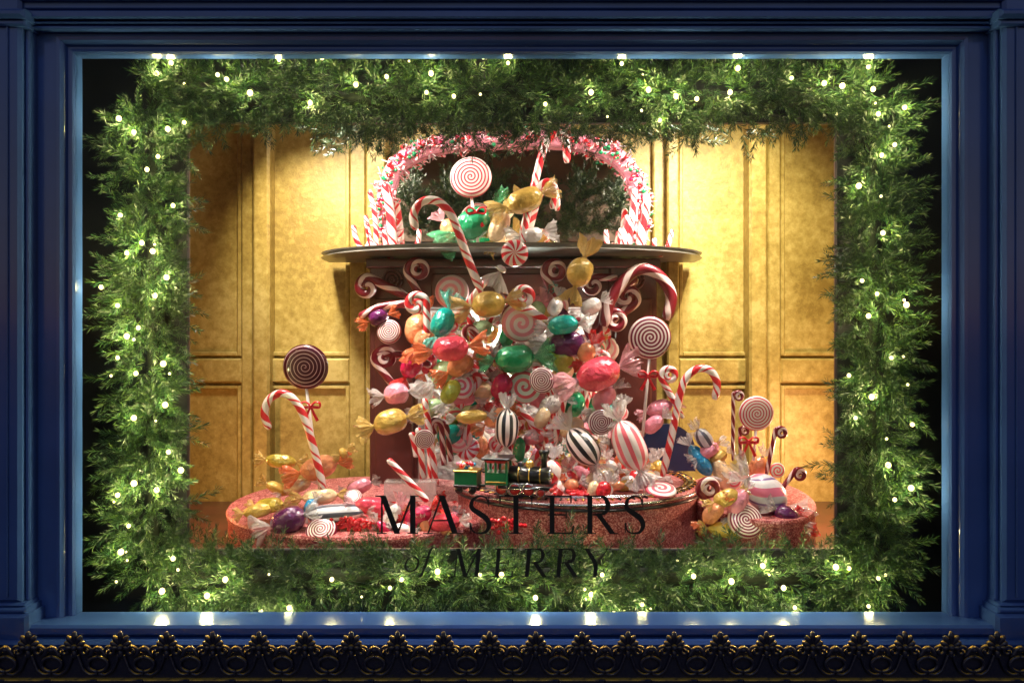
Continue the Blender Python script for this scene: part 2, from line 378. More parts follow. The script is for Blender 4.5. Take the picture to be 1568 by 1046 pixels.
# ================================================================= display interior
case=empty('panelled_display_case')
yb=.235
ox0,ox1=pt(286,0,yb).x,pt(1282,0,yb).x; oz1,oz0=pt(0,188,yb).z,pt(0,842,yb).z
mb=MB()
for y0_,y1_,mt in ((yb,yb+.02,'navy_paint'),(yb+.02,yb+.03,'board_back')):
    mb.box((-2.1,y0_,.3),(ox0,y1_,3.2),mt); mb.box((ox1,y0_,.3),(2.1,y1_,3.2),mt)
    mb.box((ox0,y0_,oz1),(ox1,y1_,3.2),mt); mb.box((ox0,y0_,.3),(ox1,y1_,oz0),mt)
mb.build('dark_surround_board',case)
mb=MB(); mb.box((-2.1,yb+.03,3.0),(2.1,1.5,3.05),'wood_maroon'); mb.box((-2.1,yb+.03,.66),(2.1,1.5,.72),'wood_maroon')
mb.box((-2.1,.02,.4),(2.1,yb,.46),'navy_paint'); mb.box((-2.1,.05,2.95),(2.1,yb,3.0),'navy_paint')
mb.build('case_floor_and_ceiling',case)
mb=MB(); yw=1.32; ys=1.285
mb.box((-2.1,yw,.72),(2.1,yw+.05,3.0),'gold_plaster')
mb.box((-2.05,yb+.03,.72),(-1.98,yw,3.0),'gold_plaster'); mb.box((1.98,yb+.03,.72),(2.05,yw,3.0),'gold_plaster')
mb.build('gold_back_wall',case)
mb=MB()
def st(a,b_,z0=None,z1=None,y=ys,bev=.008):
    A=pt(a,0,y).x; B=pt(b_,0,y).x
    mb.box((A,y,.72 if z0 is None else pt(0,z0,y).z),(B,yw,3.0 if z1 is None else pt(0,z1,y).z),'gold_plaster',bev)
st(369,386); st(386,412,y=ys-.06,bev=.012); st(535,560); st(560,590,y=ys-.06); st(1000,1022); st(1022,1040,y=ys-.05); st(1148,1176,y=ys-.07,bev=.012); st(1176,1196); 
st(240,262);
for a,b_ in ((262,369),(412,535),(1040,1148),(1196,1330)):
    st(a,b_,586,549); st(a,b_,870,780)
    for z0,z1 in ((545,-20),(776,590)):
        for q in ((a,a+6,z0,z1),(b_-6,b_,z0,z1),(a+6,b_-6,z1+6,z1),(a+6,b_-6,z0,z0-6)): st(q[0],q[1],q[2],q[3],ys+.012,.004)
mb.build('wall_panelling',case)
# ---------------- fireplace with shelf
fp=empty('fireplace_mantel'); mb=MB()
zf=.72; zsu=CZ+.404
def fbx(a,b_,z0,z1,y,y2=1.27,mat='wood_maroon',bev=.006):
    mb.box((pt(a,0,y).x,y,z0),(pt(b_,0,y).x,y2,z1),mat,bev)
fbx(566,640,zf,zsu-.03,1.0); fbx(934,1006,zf,zsu-.03,1.0)
fbx(574,632,zf+.1,zsu-.2,.985,1.0); fbx(942,998,zf+.1,zsu-.2,.985,1.0)
fbx(640,934,zsu-.24,zsu-.03,1.01); fbx(560,1012,zsu-.055,zsu-.012,.97)
fbx(660,914,zsu-.2,zsu-.08,.995,1.01)
for cx in (601,971):
    c=pt(cx,428,.98)
    for r in (.045,.028,.012):
        P=[c+Vector((r*math.cos(a),-.004,r*math.sin(a))) for a in [i*math.pi/12 for i in range(25)]]
        mb.tube(P,.006,'wood_maroon',8)
fbx(640,934,zf,zsu-.24,1.255,1.27,'candy_white')
mb.build('surround',fp)
mb=MB(); n=48; xa,xb=pt(499,0,1.2).x,pt(1068,0,1.2).x; xm=(xa+xb)/2; rx=(xb-xa)/2
ring=[]
for i in range(n+1):
    t=math.pi*i/n; ring.append((xm-rx*math.cos(t),1.2-.56*math.sin(t)**.75))
ring=[(xa,1.27)]+ring+[(xb,1.27)]
lay=[(0,0,.0),(0,-.012,.004),(0,-.012,.016),(0,0,.022)]
vs=[];k=len(ring)
for _,o,z in lay:
    for x,y in ring:
        d=Vector((x-xm,y-1.2)); sc_=1+o
        vs.append((xm+d.x*sc_,1.2+min(d.y,0)*sc_+max(d.y,0),zsu+z))
fs=[(l*k+i,l*k+i+1,(l+1)*k+i+1,(l+1)*k+i) for l in range(3) for i in range(k-1)]
fs+=[tuple(range(k)),tuple(3*k+i for i in range(k))]
mb.add(vs,fs,'shelf_grey',smooth=False); mb.build('bowed_shelf',fp)
# ---------------- mirror + candy wreath
mpath=[(600,386),(590,335),(590,290),(612,243),(680,215),(790,208),(895,213),(955,243),(980,290),(982,335),(975,386)]
zm=pt(0,300,1.1).z
def mp(a,b_,dy=0):
    p=pt(a,b_,1.10); p.y=1.12+(p.z-zm)*.12+dy; return p
mc=catmull([mp(*q) for q in mpath],6)
mir=empty('candy_framed_mirror'); mb=MB()
mb.add([tuple(p+Vector((0,.02,0))) for p in mc],[tuple(range(len(mc)))],'mirror_glass',smooth=False); mb.build('mirror_glass_pane',mir)
mb=MB(); mb.tube(mc,13*sc(1.1),'candy_pink',16)
for i in range(760):
    p=random.choice(mc)+Vector((random.uniform(-.035,.035),0,random.uniform(-.035,.035)))
    out=Vector((p.x-xm,0,p.z-pt(0,330,1.12).z)).normalized(); out=(out*random.uniform(-.5,1)+Vector((random.uniform(-.7,.7),random.uniform(-1,-.1),random.uniform(-.7,.7)))).normalized()
    L=random.uniform(.02,.065)
    k=random.random()
    mt='cane_fine' if k<.28 else 'candy_white' if k<.45 else 'wrap_white' if k<.72 else 'wrap_clear' if k<.84 else 'ribbon_green' if k<.88 else 'candy_pink'
    mb.tube([p,p+out*L*.5,p+out*L],lambda t:.0045*(1.1-.7*t),mt,5)
for i in range(230):
    p=random.choice(mc); a=random.uniform(0,6.28); r=random.uniform(.005,.045)
    mb.ball(p+Vector((r*math.cos(a),-.055,r*math.sin(a))),random.uniform(.006,.012),random.choice(['candy_red','candy_pink','candy_green','candy_red','ribbon_green','candy_crimson']),n=8)
for i in range(40):
    p=mc[int((i+.5)/40*len(mc))]; a=random.uniform(0,math.pi); d=Vector((math.cos(a),0,math.sin(a)))*.035; o_=Vector((random.uniform(-.02,.02),-.05,random.uniform(-.02,.02)))
    mb.tube(catmull([p+o_-d,p+o_,p+o_+d,p+o_+d*1.2+Vector((d.z,0,-d.x))*.4,p+o_+d*.8+Vector((d.z,0,-d.x))*.7],4),.0055,'cane_red',8)
mb.build('candy_wreath',mir)
# ---------------- platforms
def drum(cx,cy_,rx,ry,d,mat='red_glitter',slope=0):
    mb=MB(); n=72; z=CZ-d; prof=[(1.0,None),(1.0,-.03),(1.012,-.025),(1.015,-.01),(1.005,0),(.96,.001),(.8,.001),(.6,.001),(.3,.001),(.0001,.001)]
    vs=[];
    for r,zz in prof:
        for j in range(n+1):
            a=2*math.pi*j/n; yy=cy_+ry*r*math.sin(a); vs.append((cx+rx*r*math.cos(a),yy,.72 if zz is None else z+zz-slope*(cy_+ry-yy)))
    fs=[(i*(n+1)+j,i*(n+1)+j+1,(i+1)*(n+1)+j+1,(i+1)*(n+1)+j) for i in range(len(prof)-1) for j in range(n)]
    mb.add(vs,fs,mat,smooth=False)
    return mb,z
dl=.664; dc=.611; dr=.625
lx=pt(565,0,.68).x
mb,_=drum(lx,.70,.60,.42,dl,slope=.10); mb.build('glitter_platform')
mb,_=drum(pt(1148,0,.62).x,.62,.25,.32,dr,slope=.1); mb.build('glitter_platform')
dcx,dcy,drx,dry=pt(884,0,.72).x,.73,.525,.455
mb,zc=drum(dcx,dcy,drx,dry,dc); mb.build('round_glitter_plinth')
mb=MB()
for r in (.955,.905):
    mb.tube([(dcx+drx*r*math.cos(a),dcy+dry*r*math.sin(a),zc+.011) for a in [2*math.pi*i/96 for i in range(97)]],.003,'steel',6)
for i in range(110):
    a=2*math.pi*i/110; ca,sa=math.cos(a),math.sin(a)
    mb.tube([(dcx+drx*.88*ca,dcy+dry*.88*sa,zc+.004),(dcx+drx*.98*ca,dcy+dry*.98*sa,zc+.004)],.0045,'black_metal' if i%2 else 'brass',4)
mb.tube([(dcx+drx*1.018*math.cos(a),dcy+dry*1.018*math.sin(a),zc-.012) for a in [2*math.pi*i/96 for i in range(97)]],.006,'steel',6)
mb.tube([(dcx+drx*1.018*math.cos(a),dcy+dry*1.018*math.sin(a),zc-.032) for a in [2*math.pi*i/96 for i in range(97)]],.006,'black_metal',6)
mb.build('toy_railway_track')
# ---------------- train
tr=MB(); T=Matrix.Translation((pt(765,0,.37).x,.365,zc+.014))@Matrix.Rotation(math.radians(-12),4,'Z')@Matrix.Scale(1.42,4)
def tb(lo,hi,mat,bev=.002):
    t=MB(); t.box(lo,hi,mat,bev); tr.add(t.v[0],t.f,mat,M=T,smooth=False)
def tl(prof,mat,loc,axis='X',n=18):
    Rr={'X':Matrix.Identity(4),'Y':Matrix.Rotation(math.radians(90),4,'Z'),'Z':Matrix.Rotation(math.radians(-90),4,'Y')}[axis]
    tr.lathe(prof,mat,T@Matrix.Translation(loc)@Rr,n)
cyl=lambda a,b_,r:[(a,1e-4),(a,r),(b_,r),(b_,1e-4)]
tb((.0,-.026,.018),(.15,.026,.028),'black_metal')
tl(cyl(.03,.14,.024),'black_metal',(0,0,.055)); tl(cyl(.138,.145,.020),'steel',(0,0,.055)); tl(cyl(.145,.150,.007),'brass',(0,0,.055))
for x in (.055,.085,.115): tl(cyl(x,x+.003,.0248),'brass',(0,0,.055))
tl([(0,1e-4),(0,.008),(.03,.008),(.042,.015),(.05,.015),(.05,1e-4)],'black_metal',(.125,0,.074),'Z')
tl([(0,.012),(.012,.012),(.02,.008),(.022,1e-4)],'brass',(.085,0,.074),'Z'); tl([(0,.009),(.012,.009),(.016,1e-4)],'black_metal',(.06,0,.076),'Z')
tb((-.035,-.03,.028),(.028,.03,.062),'train_green')
for x in (-.035,-.008,.022):
    for y in (-.03,.024): tb((x,y,.062),(x+.006,y+.006,.094),'train_green',.001)
tb((-.035,-.03,.088),(.028,-.024,.096),'train_red',.001)
tb((-.044,-.036,.096),(.036,.036,.103),'black_metal',.003); tb((-.032,-.0315,.034),(.025,-.0295,.038),'brass',.0005)
tl(cyl(-.03,.03,.006),'train_red',(.15,0,.02),'Y')
for k in range(5): tr.tube([T@Vector((.150,-.02+k*.01,.026)),T@Vector((.175,-.02+k*.01,.004))],.002,'train_red',5)
for x,r in ((.01,.018),(.048,.018),(.086,.018),(.12,.012)):
    for y in (-.031,.025):
        tl(cyl(0,.006,r),'train_red',(x,y+.006,r),'Y'); tl([(0,r*.8),(.0,r),(.006,r),(.006,r*.8)],'steel',(x,y+.005,r),'Y')
tr.tube([T@Vector((.01,-.034,.018)),T@Vector((.09,-.034,.022)),T@Vector((.125,-.034,.03))],.0022,'steel',6)
for k,(x,mt) in enumerate(((-.125,'train_green'),)):
    tb((x,-.028,.018),(x+.068,.028,.025),'black_metal'); tb((x+.002,-.027,.025),(x+.066,.027,.06),mt)
    tb((x,-.029,.06),(x+.068,.029,.065),'brass',.001); tb((x+.068,-.004,.018),(x+.085,.004,.024),'black_metal',.001)
    for q in range(2):
        for y in (-.031,.025): tl(cyl(0,.006,.011),'black_metal',(x+.015+q*.038,y+.006,.011),'Y')
    for q in range(20):
        tr.ball(T@Vector((x+random.uniform(.008,.06),random.uniform(-.02,.02),.068+random.uniform(0,.014))),.009,random.choice(['candy_red','candy_blue','candy_white','candy_gold','candy_pink']),n=8)
tr.build('toy_steam_train')
# ================================================================= shelf candies
lollipop(721,272,32,.80,'swirl_red',733,380,(729,325))
cane([(737,448),(716,395),(700,350),(688,325),(668,308),(645,310),(633,330),(637,352)],.56,6.5)
cane([(797,372),(812,310),(825,255),(836,220),(852,204),(866,216),(868,250)],.78,6)
cane([(800,378),(808,330),(822,292),(838,278),(850,290),(845,320)],.72,5)
wcandy(803,307,22,48,19,.70,'gold','gold'); wcandy(727,342,35,50,24,.84,'green','green'); wcandy(764,348,60,40,15,.80,'cream','gold'); wcandy(815,360,10,26,12,.72,'white','clear',fan=1.5)
wcandy(690,352,-50,30,14,.88,'orange','pink'); wcandy(770,330,40,34,13,.88,'cream','gold',fan=1.4)
disc(788,388,21,.55,'pinwheel',.9,name='peppermint_candy'); wcandy(768,412,60,8,9,.57,'white','clear',name='peppermint_wrapper',fan=2.2,ends=(1,0))
wcandy(888,417,72,38,21,.56,'gold','gold',fan=1.1)
for pts,r in (([(541,345),(546,368),(556,381),(566,370),(560,335)],4),([(560,330),(566,365),(577,383),(590,376),(588,352)],4),([(603,385),(598,330),(590,280)],7),([(577,383),(574,330),(566,292)],4),
              ([(1030,352),(1022,378),(1012,390),(1003,380),(1002,365)],4),([(928,352),(930,375),(938,386),(948,378),(950,350)],4),([(978,388),(985,340),(992,296)],7),([(960,388),(968,330),(972,290)],5),([(612,384),(628,384),(640,372),(642,352)],4),([(950,388),(958,355),(962,330)],6)):
    cane(pts,.98,r,'cane_red')
for q in ((562,440,15,625,455,.92,7),(640,414,17,652,470,.86,6),(850,416,17,858,470,.86,6),(908,437,13,945,425,.9,6),(590,548,17,610,600,.85,6),(637,466,16,655,520,.7,6),(803,455,17,838,490,.62,6),(942,492,17,905,560,.8,6),(960,455,16,925,500,.85,7),(1025,575,13,1046,640,.6,5)):
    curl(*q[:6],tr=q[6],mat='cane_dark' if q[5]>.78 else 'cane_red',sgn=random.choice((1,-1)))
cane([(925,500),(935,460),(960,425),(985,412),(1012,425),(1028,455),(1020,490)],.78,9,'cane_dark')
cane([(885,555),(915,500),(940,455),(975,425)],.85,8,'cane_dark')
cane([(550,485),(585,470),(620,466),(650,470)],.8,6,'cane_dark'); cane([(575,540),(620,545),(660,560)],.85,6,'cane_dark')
cane([(850,590),(842,640),(836,700)],.7,6,'cane_red'); cane([(700,500),(720,460),(745,430)],.66,5,'cane_red')
for a,b_,c_,d_,y in ((650,610,668,745,.62),(640,655,648,735,.6),(594,703,655,768,.42),(630,662,638,700,.65),(655,640,660,742,.7),(866,600,842,700,.6),(790,620,830,665,.6),(735,540,728,610,.75),(900,590,880,640,.7)):
    cane([(a,b_),((a+c_)/2+1,(b_+d_)/2),(c_,d_)],y,5,'cane_fine','twisted_candy_stick')
C=[(678,494,68,40,20,.62,'teal','teal'),(690,534,8,46,20,.55,'coral','orange'),(748,466,10,42,21,.62,'gold','gold'),(862,498,5,40,16,.62,'teal','clear'),
(868,527,0,46,21,.68,'purple','clear'),(898,540,60,26,14,.64,'orange','red'),(916,573,18,58,25,.52,'coral','pink'),(788,549,5,50,24,.62,'green','green'),(860,552,80,36,20,.70,'lime','clear'),
(768,592,75,36,18,.66,'crimson','red'),(680,573,40,36,20,.75,'palegreen','clear'),(607,603,10,32,17,.72,'pink','clear'),(598,646,16,44,21,.55,'gold','gold'),(722,638,5,40,12,.55,'gold','clear'),
(776,655,88,48,18,.55,'stripe_black','white'),(893,684,-52,54,22,.50,'stripe_black','clear'),(964,682,-68,66,24,.45,'stripe_pink','white'),(650,520,50,30,17,.72,'orange','orange'),
(640,505,80,40,22,.80,'orange','orange'),(580,487,20,26,14,.8,'purple','orange'),(630,560,60,34,18,.80,'crimson','red'),(660,625,20,34,15,.7,'palegreen','clear'),(705,560,30,36,17,.66,'orange','orange'),
(830,545,40,34,15,.75,'palegreen','clear'),(880,620,70,34,15,.66,'green','clear'),(925,610,50,36,15,.6,'pink','clear'),(740,600,70,32,16,.8,'white','clear'),(845,620,20,34,14,.62,'white','clear'),(1010,625,20,34,14,.62,'pink','pink'),
(740,560,45,30,15,.8,'white','clear'),(830,640,60,30,13,.6,'cream','clear'),(905,470,30,28,14,.75,'white','clear'),(850,470,70,24,13,.72,'white','clear'),(710,610,0,30,14,.72,'pink','clear'),
(735,505,20,34,15,.78,'palegreen','clear'),(760,640,30,34,14,.62,'orange','orange'),(690,600,60,34,14,.64,'lime','clear'),(875,655,30,34,14,.6,'cream','clear'),(820,520,20,30,14,.75,'white','clear'),(1000,650,40,30,13,.6,'pink','white')]
for q in C: wcandy(q[0],q[1],q[2],q[3],q[4],q[5],q[6],q[7])
for q in ((798,494,31,.66,'swirl_bold'),(692,447,26,.9,'swirl_bold'),(803,592,26,.68,'swirl_mint'),(706,592,20,.66,'swirl_rose'),(742,545,18,.8,'swirl_rose'),(920,646,20,.5,'swirl_wine'),(596,508,19,.78,'swirl_wine'),(830,582,20,.55,'swirl_wine'),(650,672,16,.55,'swirl_wine')):
    disc(*q,yaw=random.uniform(-.3,.3),pitch=random.uniform(-.2,.2))
mb=MB(); cols=['gold','cream','teal','green','lime','coral','crimson','pink','orange','palegreen','white','green','cream','pink','palegreen','purple','crimson']
for i in range(112):
    a=random.uniform(0,2*math.pi); r=math.sqrt(random.random()); px=795+145*r*math.cos(a); py=590+140*r*math.sin(a); y=.82+.2*random.random()-.1*(1-r)
    s=sc(y)
    if random.random()<.62: a_wrapped(mb,pt(px,py,y),random.uniform(0,180),s*random.uniform(24,38),s*random.uniform(10,17),'candy_'+random.choice(cols),'wrap_'+random.choice(['clear','clear','clear','pink','gold','orange','teal']))
    else: a_disc(mb,pt(px,py,y),s*random.uniform(14,22),random.choice(['swirl_rose','swirl_mint','swirl_bold','pinwheel']),.5,random.uniform(-.6,.6),random.uniform(-.6,.6))
for i in range(26):
    px=random.uniform(660,930); py=random.uniform(500,700); y=random.uniform(.68,.84); a=random.uniform(.6,2.5); l=random.uniform(20,40)
    p=pt(px,py,y); s=sc(y); d=Vector((math.cos(a),0,math.sin(a)))*l*s; q_=Vector((-math.sin(a),0,math.cos(a)))*9*s
    mb.tube(catmull([p-d,p,p+d,p+d*1.25+q_,p+d+q_*2,p+d*.6+q_*2.1],5),4.5*s,random.choice(['cane_red','cane_red','cane_fine','cane_dark']),10)
mb.build('candy_heap')
lollipop(995,517,33,.55,'swirl_wine',984,668,(992,575)); 
cane([(1014,730),(1028,670),(1040,610),(1050,580),(1068,565),(1088,568),(1098,588),(1094,612)],.58,6)
lollipop(1158,633,27,.55,'swirl_red',1154,705,(1146,676)); 
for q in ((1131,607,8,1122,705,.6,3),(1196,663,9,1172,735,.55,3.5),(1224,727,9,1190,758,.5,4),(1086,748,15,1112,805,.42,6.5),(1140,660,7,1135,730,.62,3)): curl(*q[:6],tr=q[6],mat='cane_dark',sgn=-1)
lollipop(468,562,35,.55,'swirl_maroon',490,752,(476,622))
cane([(496,752),(484,700),(468,645),(452,614),(432,602),(412,612),(405,635),(413,657)],.5,6)
mb=MB()
def onsurf(mb,px,py,d,Rp,L,ang,body,wrap,lift=0):
    y=max(.33,min(1.1,ysurf(py+Rp,d))); s=sc(y); p=pt(px,py,y); a_wrapped(mb,p,ang,L*s,Rp*s,body if '_' in body else 'candy_'+body,'wrap_'+wrap)
for i in range(60):
    px=random.uniform(835,1010); py=random.uniform(700,752)
    onsurf(mb,px,py,dc,random.uniform(7,12),random.uniform(18,30),random.uniform(0,180),random.choice(['cane_fine','white','orange','pink','gold','white','red','cream']),random.choice(['clear','pink','white','orange','clear']))
for i in range(70):
    px=random.gauss(890,14); py=random.gauss(752,4); y=ysurf(py+4,dc); mb.ball(pt(px,py,max(.36,y)),.009,'candy_red',n=8)
mb.build('candy_scatter')
wcandy(845,722,85,30,14,.42,'cane_fine','white'); wcandy(935,745,10,36,9,.40,'orange','clear'); wcandy(950,632,70,18,12,.5,'stripe_pink','white',fan=1.2)
disc(1012,750,24,.40,'swirl_rose',.3,pitch=math.radians(-72),name='flat_swirl_candy')
mb=MB(); c=pt(1020,690,1.0)
r=42*sc(1.0); pts=[(c.x-r,zc)]+[(c.x+r*math.cos(a),c.z+r*math.sin(a)) for a in [math.pi*(1-i/20) for i in range(21)]]+[(c.x+r,zc)]
vs=[(x,.96,z) for x,z in pts]+[(x,1.0,z) for x,z in pts]; k=len(pts)
mb.add(vs,[tuple(range(k))]+[(i,k+i,k+(i+1)%k,(i+1)%k) for i in range(k)],'glass_box',smooth=False); mb.build('navy_arch_backdrop')
for q in ((1072,705,-58,44,14,'blue','clear'),(1078,672,-55,30,12,'stripe_silver','clear'),(1105,725,-70,50,14,'cream','gold'),(1112,762,20,34,13,'gold','gold'),(1092,785,50,34,14,'orange','orange'),(1190,800,20,44,14,'coral','red'),(1205,790,-30,36,15,'purple','clear'),(1120,812,-5,60,13,'mustard','gold'),(1130,770,60,40,14,'pink','clear'),(1085,690,30,30,12,'pink','clear'),(1160,715,70,30,14,'orange','clear'),(1100,700,30,24,10,'gold','clear'),(1215,812,0,30,14,'crimson','red')):
    y=max(.36,min(.62,ysurf(max(q[1],715)+q[4],dr))); wcandy(q[0],q[1],q[2],q[3],q[4],y,q[5],q[6])
wcandy(1172,756,-40,58,27,.42,'stripe_purple','clear'); disc(1141,797,27,.34,'swirl_wine',.5,name='peppermint_swirl',pitch=-.5)
disc(1122,735,14,.6,'swirl_rose'); disc(1190,720,12,.6,'swirl_mint')
for q in ((430,706,-5,40,12,.62,'mustard','gold'),(488,716,14,46,20,.6,'orange','orange'),(526,694,30,10,10,.6,'gold','gold'),(441,797,20,46,23,.36,'purple','clear'),(514,786,4,74,14,.38,'stripe_silver','clear'),
          (412,774,8,40,12,.45,'mustard','gold'),(425,748,-30,30,10,.6,'gold','gold'),(490,760,5,44,12,.5,'cream','gold'),(455,745,20,36,11,.6,'cream','clear'),(395,782,10,36,11,.42,'gold','gold'),(570,775,-10,44,14,.4,'coral','pink'),(600,790,60,34,12,.38,'white','pink'),(640,790,30,40,15,.38,'crimson','red'),(550,745,20,36,12,.6,'pink','clear'),(680,800,10,44,15,.36,'coral','clear'),(475,775,60,20,10,.45,'blue','clear')):
    wcandy(*q[:6],q[6],q[7])
disc(492,813,24,.33,'swirl_wine',.6,pitch=-.75,name='peppermint_swirl'); disc(540,762,15,.5,'swirl_wine',.5,pitch=-.8)
mb=MB()
for cx,cy_,n in ((538,803,60),(765,802,30)):
    for i in range(n): 
        px=random.gauss(cx,14); py=random.gauss(cy_,5); mb.ball(pt(px,py,.35 if cx<700 else .25),.0095,'candy_red',n=8)
mb.build('red_berry_candies')
mb=MB()
for i in range(26):
    px=random.uniform(560,690); py=random.uniform(775,812); y=.33+.4*(812-py)/37
    s=sc(y)
    a_wrapped(mb,pt(px,py,y),random.uniform(0,180),s*24,s*9,'candy_'+random.choice(['coral','pink','crimson','white','orange']),'wrap_'+random.choice(['pink','clear','red','white']))
mb.build('candy_scatter')
mb=MB(); a=pt(588,738,.5); b_=pt(668,768,.5)
mb.box((a.x,.5,b_.z),(b_.x,.503,a.z),'wrap_clear'); mb.box((a.x,.5,a.z-.004),(b_.x,.58,a.z),'wrap_clear'); mb.box((a.x,.5,b_.z-.02),(a.x+.004,.58,a.z-.004),'wrap_clear'); mb.build('acrylic_stand')
# ================================================================= fir garland
def twig(n,Lst,nl,w):
    V=[];F=[]
    for i in range(n):
        t=.08+.92*i/n; ph=rng.uniform(0,6.283); el=math.radians(rng.uniform(30,55) if t<.93 else rng.uniform(5,35))
        d=np.array([math.cos(el),math.sin(el)*math.cos(ph),math.sin(el)*math.sin(ph)])
        q=np.cross(d,rng.normal(size=3)); q/=np.linalg.norm(q); l=nl*rng.uniform(.75,1.15)*(1-.2*t)
        b=np.array([t*Lst,0,.02*math.sin(3*t)*Lst])
        V+= [b,b+d*l*.5+q*w,b+d*l,b+d*l*.5-q*w]; F.append((4*i,4*i+1,4*i+2,4*i+3))
    return np.array(V),np.array(F)
temps=[twig(70,.125,.036,.0015) for _ in range(5)]
def fir_mesh(name,places,parent=None):
    Vs=[];Fs=[];o=0
    for i,(p,d,sca) in enumerate(places):
        V,F=temps[i%5]; d=d/np.linalg.norm(d); q=np.cross(d,rng.normal(size=3)); q/=np.linalg.norm(q); r=np.cross(d,q)
        Mx=np.stack([d,q,r],1)*sca; Vs.append(V@Mx.T+p); Fs.append(F+o); o+=len(V)
    V=np.concatenate(Vs);F=np.concatenate(Fs)
    me=bpy.data.meshes.new(name); me.vertices.add(len(V)); me.vertices.foreach_set('co',V.ravel()); me.loops.add(F.size); me.loops.foreach_set('vertex_index',F.ravel().astype(np.int32))
    me.polygons.add(len(F)); me.polygons.foreach_set('loop_start',np.arange(0,F.size,4,dtype=np.int32)); me.update(calc_edges=True); me.validate()
    me.materials.append(MATS['fir_needles']); ob=bpy.data.objects.new(name,me); bpy.context.collection.objects.link(ob)
    if parent: ob.parent=parent
    return ob
yg=.14; cor=[np.array(pt(*q,yg)) for q in ((229,146),(1339,146),(1339,888),(229,888))]
places=[]; per_=[np.linalg.norm(cor[(i+1)%4]-cor[i]) for i in range(4)]; tot=sum(per_)
for i in range(3800):
    u_=rng.uniform(0,tot); k=0
    while u_>per_[k]: u_-=per_[k]; k+=1
    a=cor[k]; b_=cor[(k+1)%4]; T_=(b_-a)/per_[k]; p=a+T_*u_
    nrm=np.cross(T_,np.array([0,1,0.]))
    ang=rng.uniform(0,2*math.pi); rr=rng.uniform(.1,1)
    lump=1+.20*math.sin(u_*9+k*2)+.13*math.sin(u_*23+k)
    off=nrm*math.cos(ang)*.108*rr*lump+np.array([0,1,0])*math.sin(ang)*.06*rr
    d=nrm*math.cos(ang)*1.15+np.array([0,1,0])*(math.sin(ang)*.6-.6)+T_*rng.normal()*.7+np.array([0,0,-.15])+rng.normal(size=3)*.4
    p=p+off; sca=rng.uniform(.6,1.05)
    dn=d/np.linalg.norm(d); dmin=(.05-p[1])/(.125*sca)
    if dn[1]<dmin: d=dn*np.array([1,0,1]); d=d/max(.2,np.linalg.norm(d)); d[1]=dmin*.8
    p[1]=max(p[1],.065)
    places.append((p,d,sca))
gar=empty('fir_garland'); fir_mesh('fir_sprays',places,gar)
mb=MB(); 
loop=[Vector(c)+Vector((0,.05,0)) for c in cor]
for i in range(4): mb.tube([loop[i],loop[(i+1)%4]],.03,'bark_core',8)
mb.build('garland_core',gar)
pl=[]
for i in range(800):
    cx=rng.choice([-.62,-.38,-.12,.14,.42,.66]); h=rng.uniform(0,1)**1.3; zz=2.36+.34*h; p=np.array([cx+rng.normal()*.11*(1.1-h),rng.uniform(.33,.46),zz]); pl.append((p,np.array([rng.normal()*.7,.5,rng.normal()*.5+.3]),rng.uniform(.8,1.2)))
fir_mesh('fir_backing',pl,gar)
B=[(240,113),(262,97),(333,115),(347,122),(383,143),(427,92),(493,88),(475,158),(592,118),(653,142),(660,113),(695,148),(740,88),(778,97),(952,98),(993,138),(1035,148),(1010,185),(1067,152),(1118,142),(1130,105),(1212,120),(1262,128),(1290,132),(1330,103),(1337,137),(905,142),(545,130),(835,160),
(205,203),(257,198),(282,188),(182,182),(242,240),(225,260),(265,315),(184,330),(217,372),(234,385),(194,388),(255,425),(237,453),(155,440),(180,468),(212,502),(194,515),(250,557),(208,572),(180,548),(253,620),(205,640),(258,692),(277,720),(205,740),(180,758),(240,750),(197,805),(185,845),(265,855),(248,905),
(317,912),(345,887),(400,937),(443,930),(508,887),(597,900),(615,887),(670,875),(768,880),(735,880),(905,910),(922,880),(983,925),(940,940),(1062,882),(1168,866),(1200,900),(1217,930),(1280,868),(1300,870),(1330,928),(1345,885),(820,915),(1120,890),
(1370,222),(1350,238),(1315,285),(1352,357),(1320,430),(1343,450),(1388,467),(1330,484),(1365,548),(1300,575),(1335,608),(1397,650),(1360,712),(1395,747),(1370,765),(1310,640),(1385,165),(1345,175)]
fl=empty('fairy_lights'); mb=MB(); prev=None
lds=[]
for e_ in (.55,1.1,1.9,2.8):
    ld=bpy.data.lights.new('bulb_light','POINT'); ld.energy=e_; ld.color=(1,.87,.36); ld.shadow_soft_size=.014; lds.append(ld)
for i,q in enumerate(B):
    y=random.uniform(.045,.085); p=pt(q[0],q[1],y); r=random.uniform(.0062,.0102); k_=min(3,int((r-.0062)/.0040*4))
    mb.ball(p,r,'bulb_glow',sz=1.15,n=10)
    mb.tube([p+Vector((0,.005,0)),p+Vector((0,.02,-.006))],.003,'lamp_wire',6)
    if prev is not None and (p-prev).length<.35: mb.tube(catmull([prev+Vector((0,.022,-.008)),(p+prev)/2+Vector((0,.07,-.02)),p+Vector((0,.022,-.008))],5),.001,'lamp_wire',5)
    o=bpy.data.objects.new('bulb_light_%d'%i,lds[k_]); bpy.context.collection.objects.link(o); o.location=p+Vector((0,-.002,0)); o.parent=fl
    prev=p
for i in range(34):
    u_=random.uniform(0,tot); k=0
    while u_>per_[k]: u_-=per_[k]; k+=1
    p=Vector(cor[k]+(cor[(k+1)%4]-cor[k])*u_/per_[k])+Vector((random.uniform(-.11,.11),0,random.uniform(-.11,.11))); p.y=random.uniform(.06,.10)
    mb.ball(p,random.uniform(.0035,.005),'bulb_glow',sz=1.15,n=8)
mb.build('bulb_string',fl)
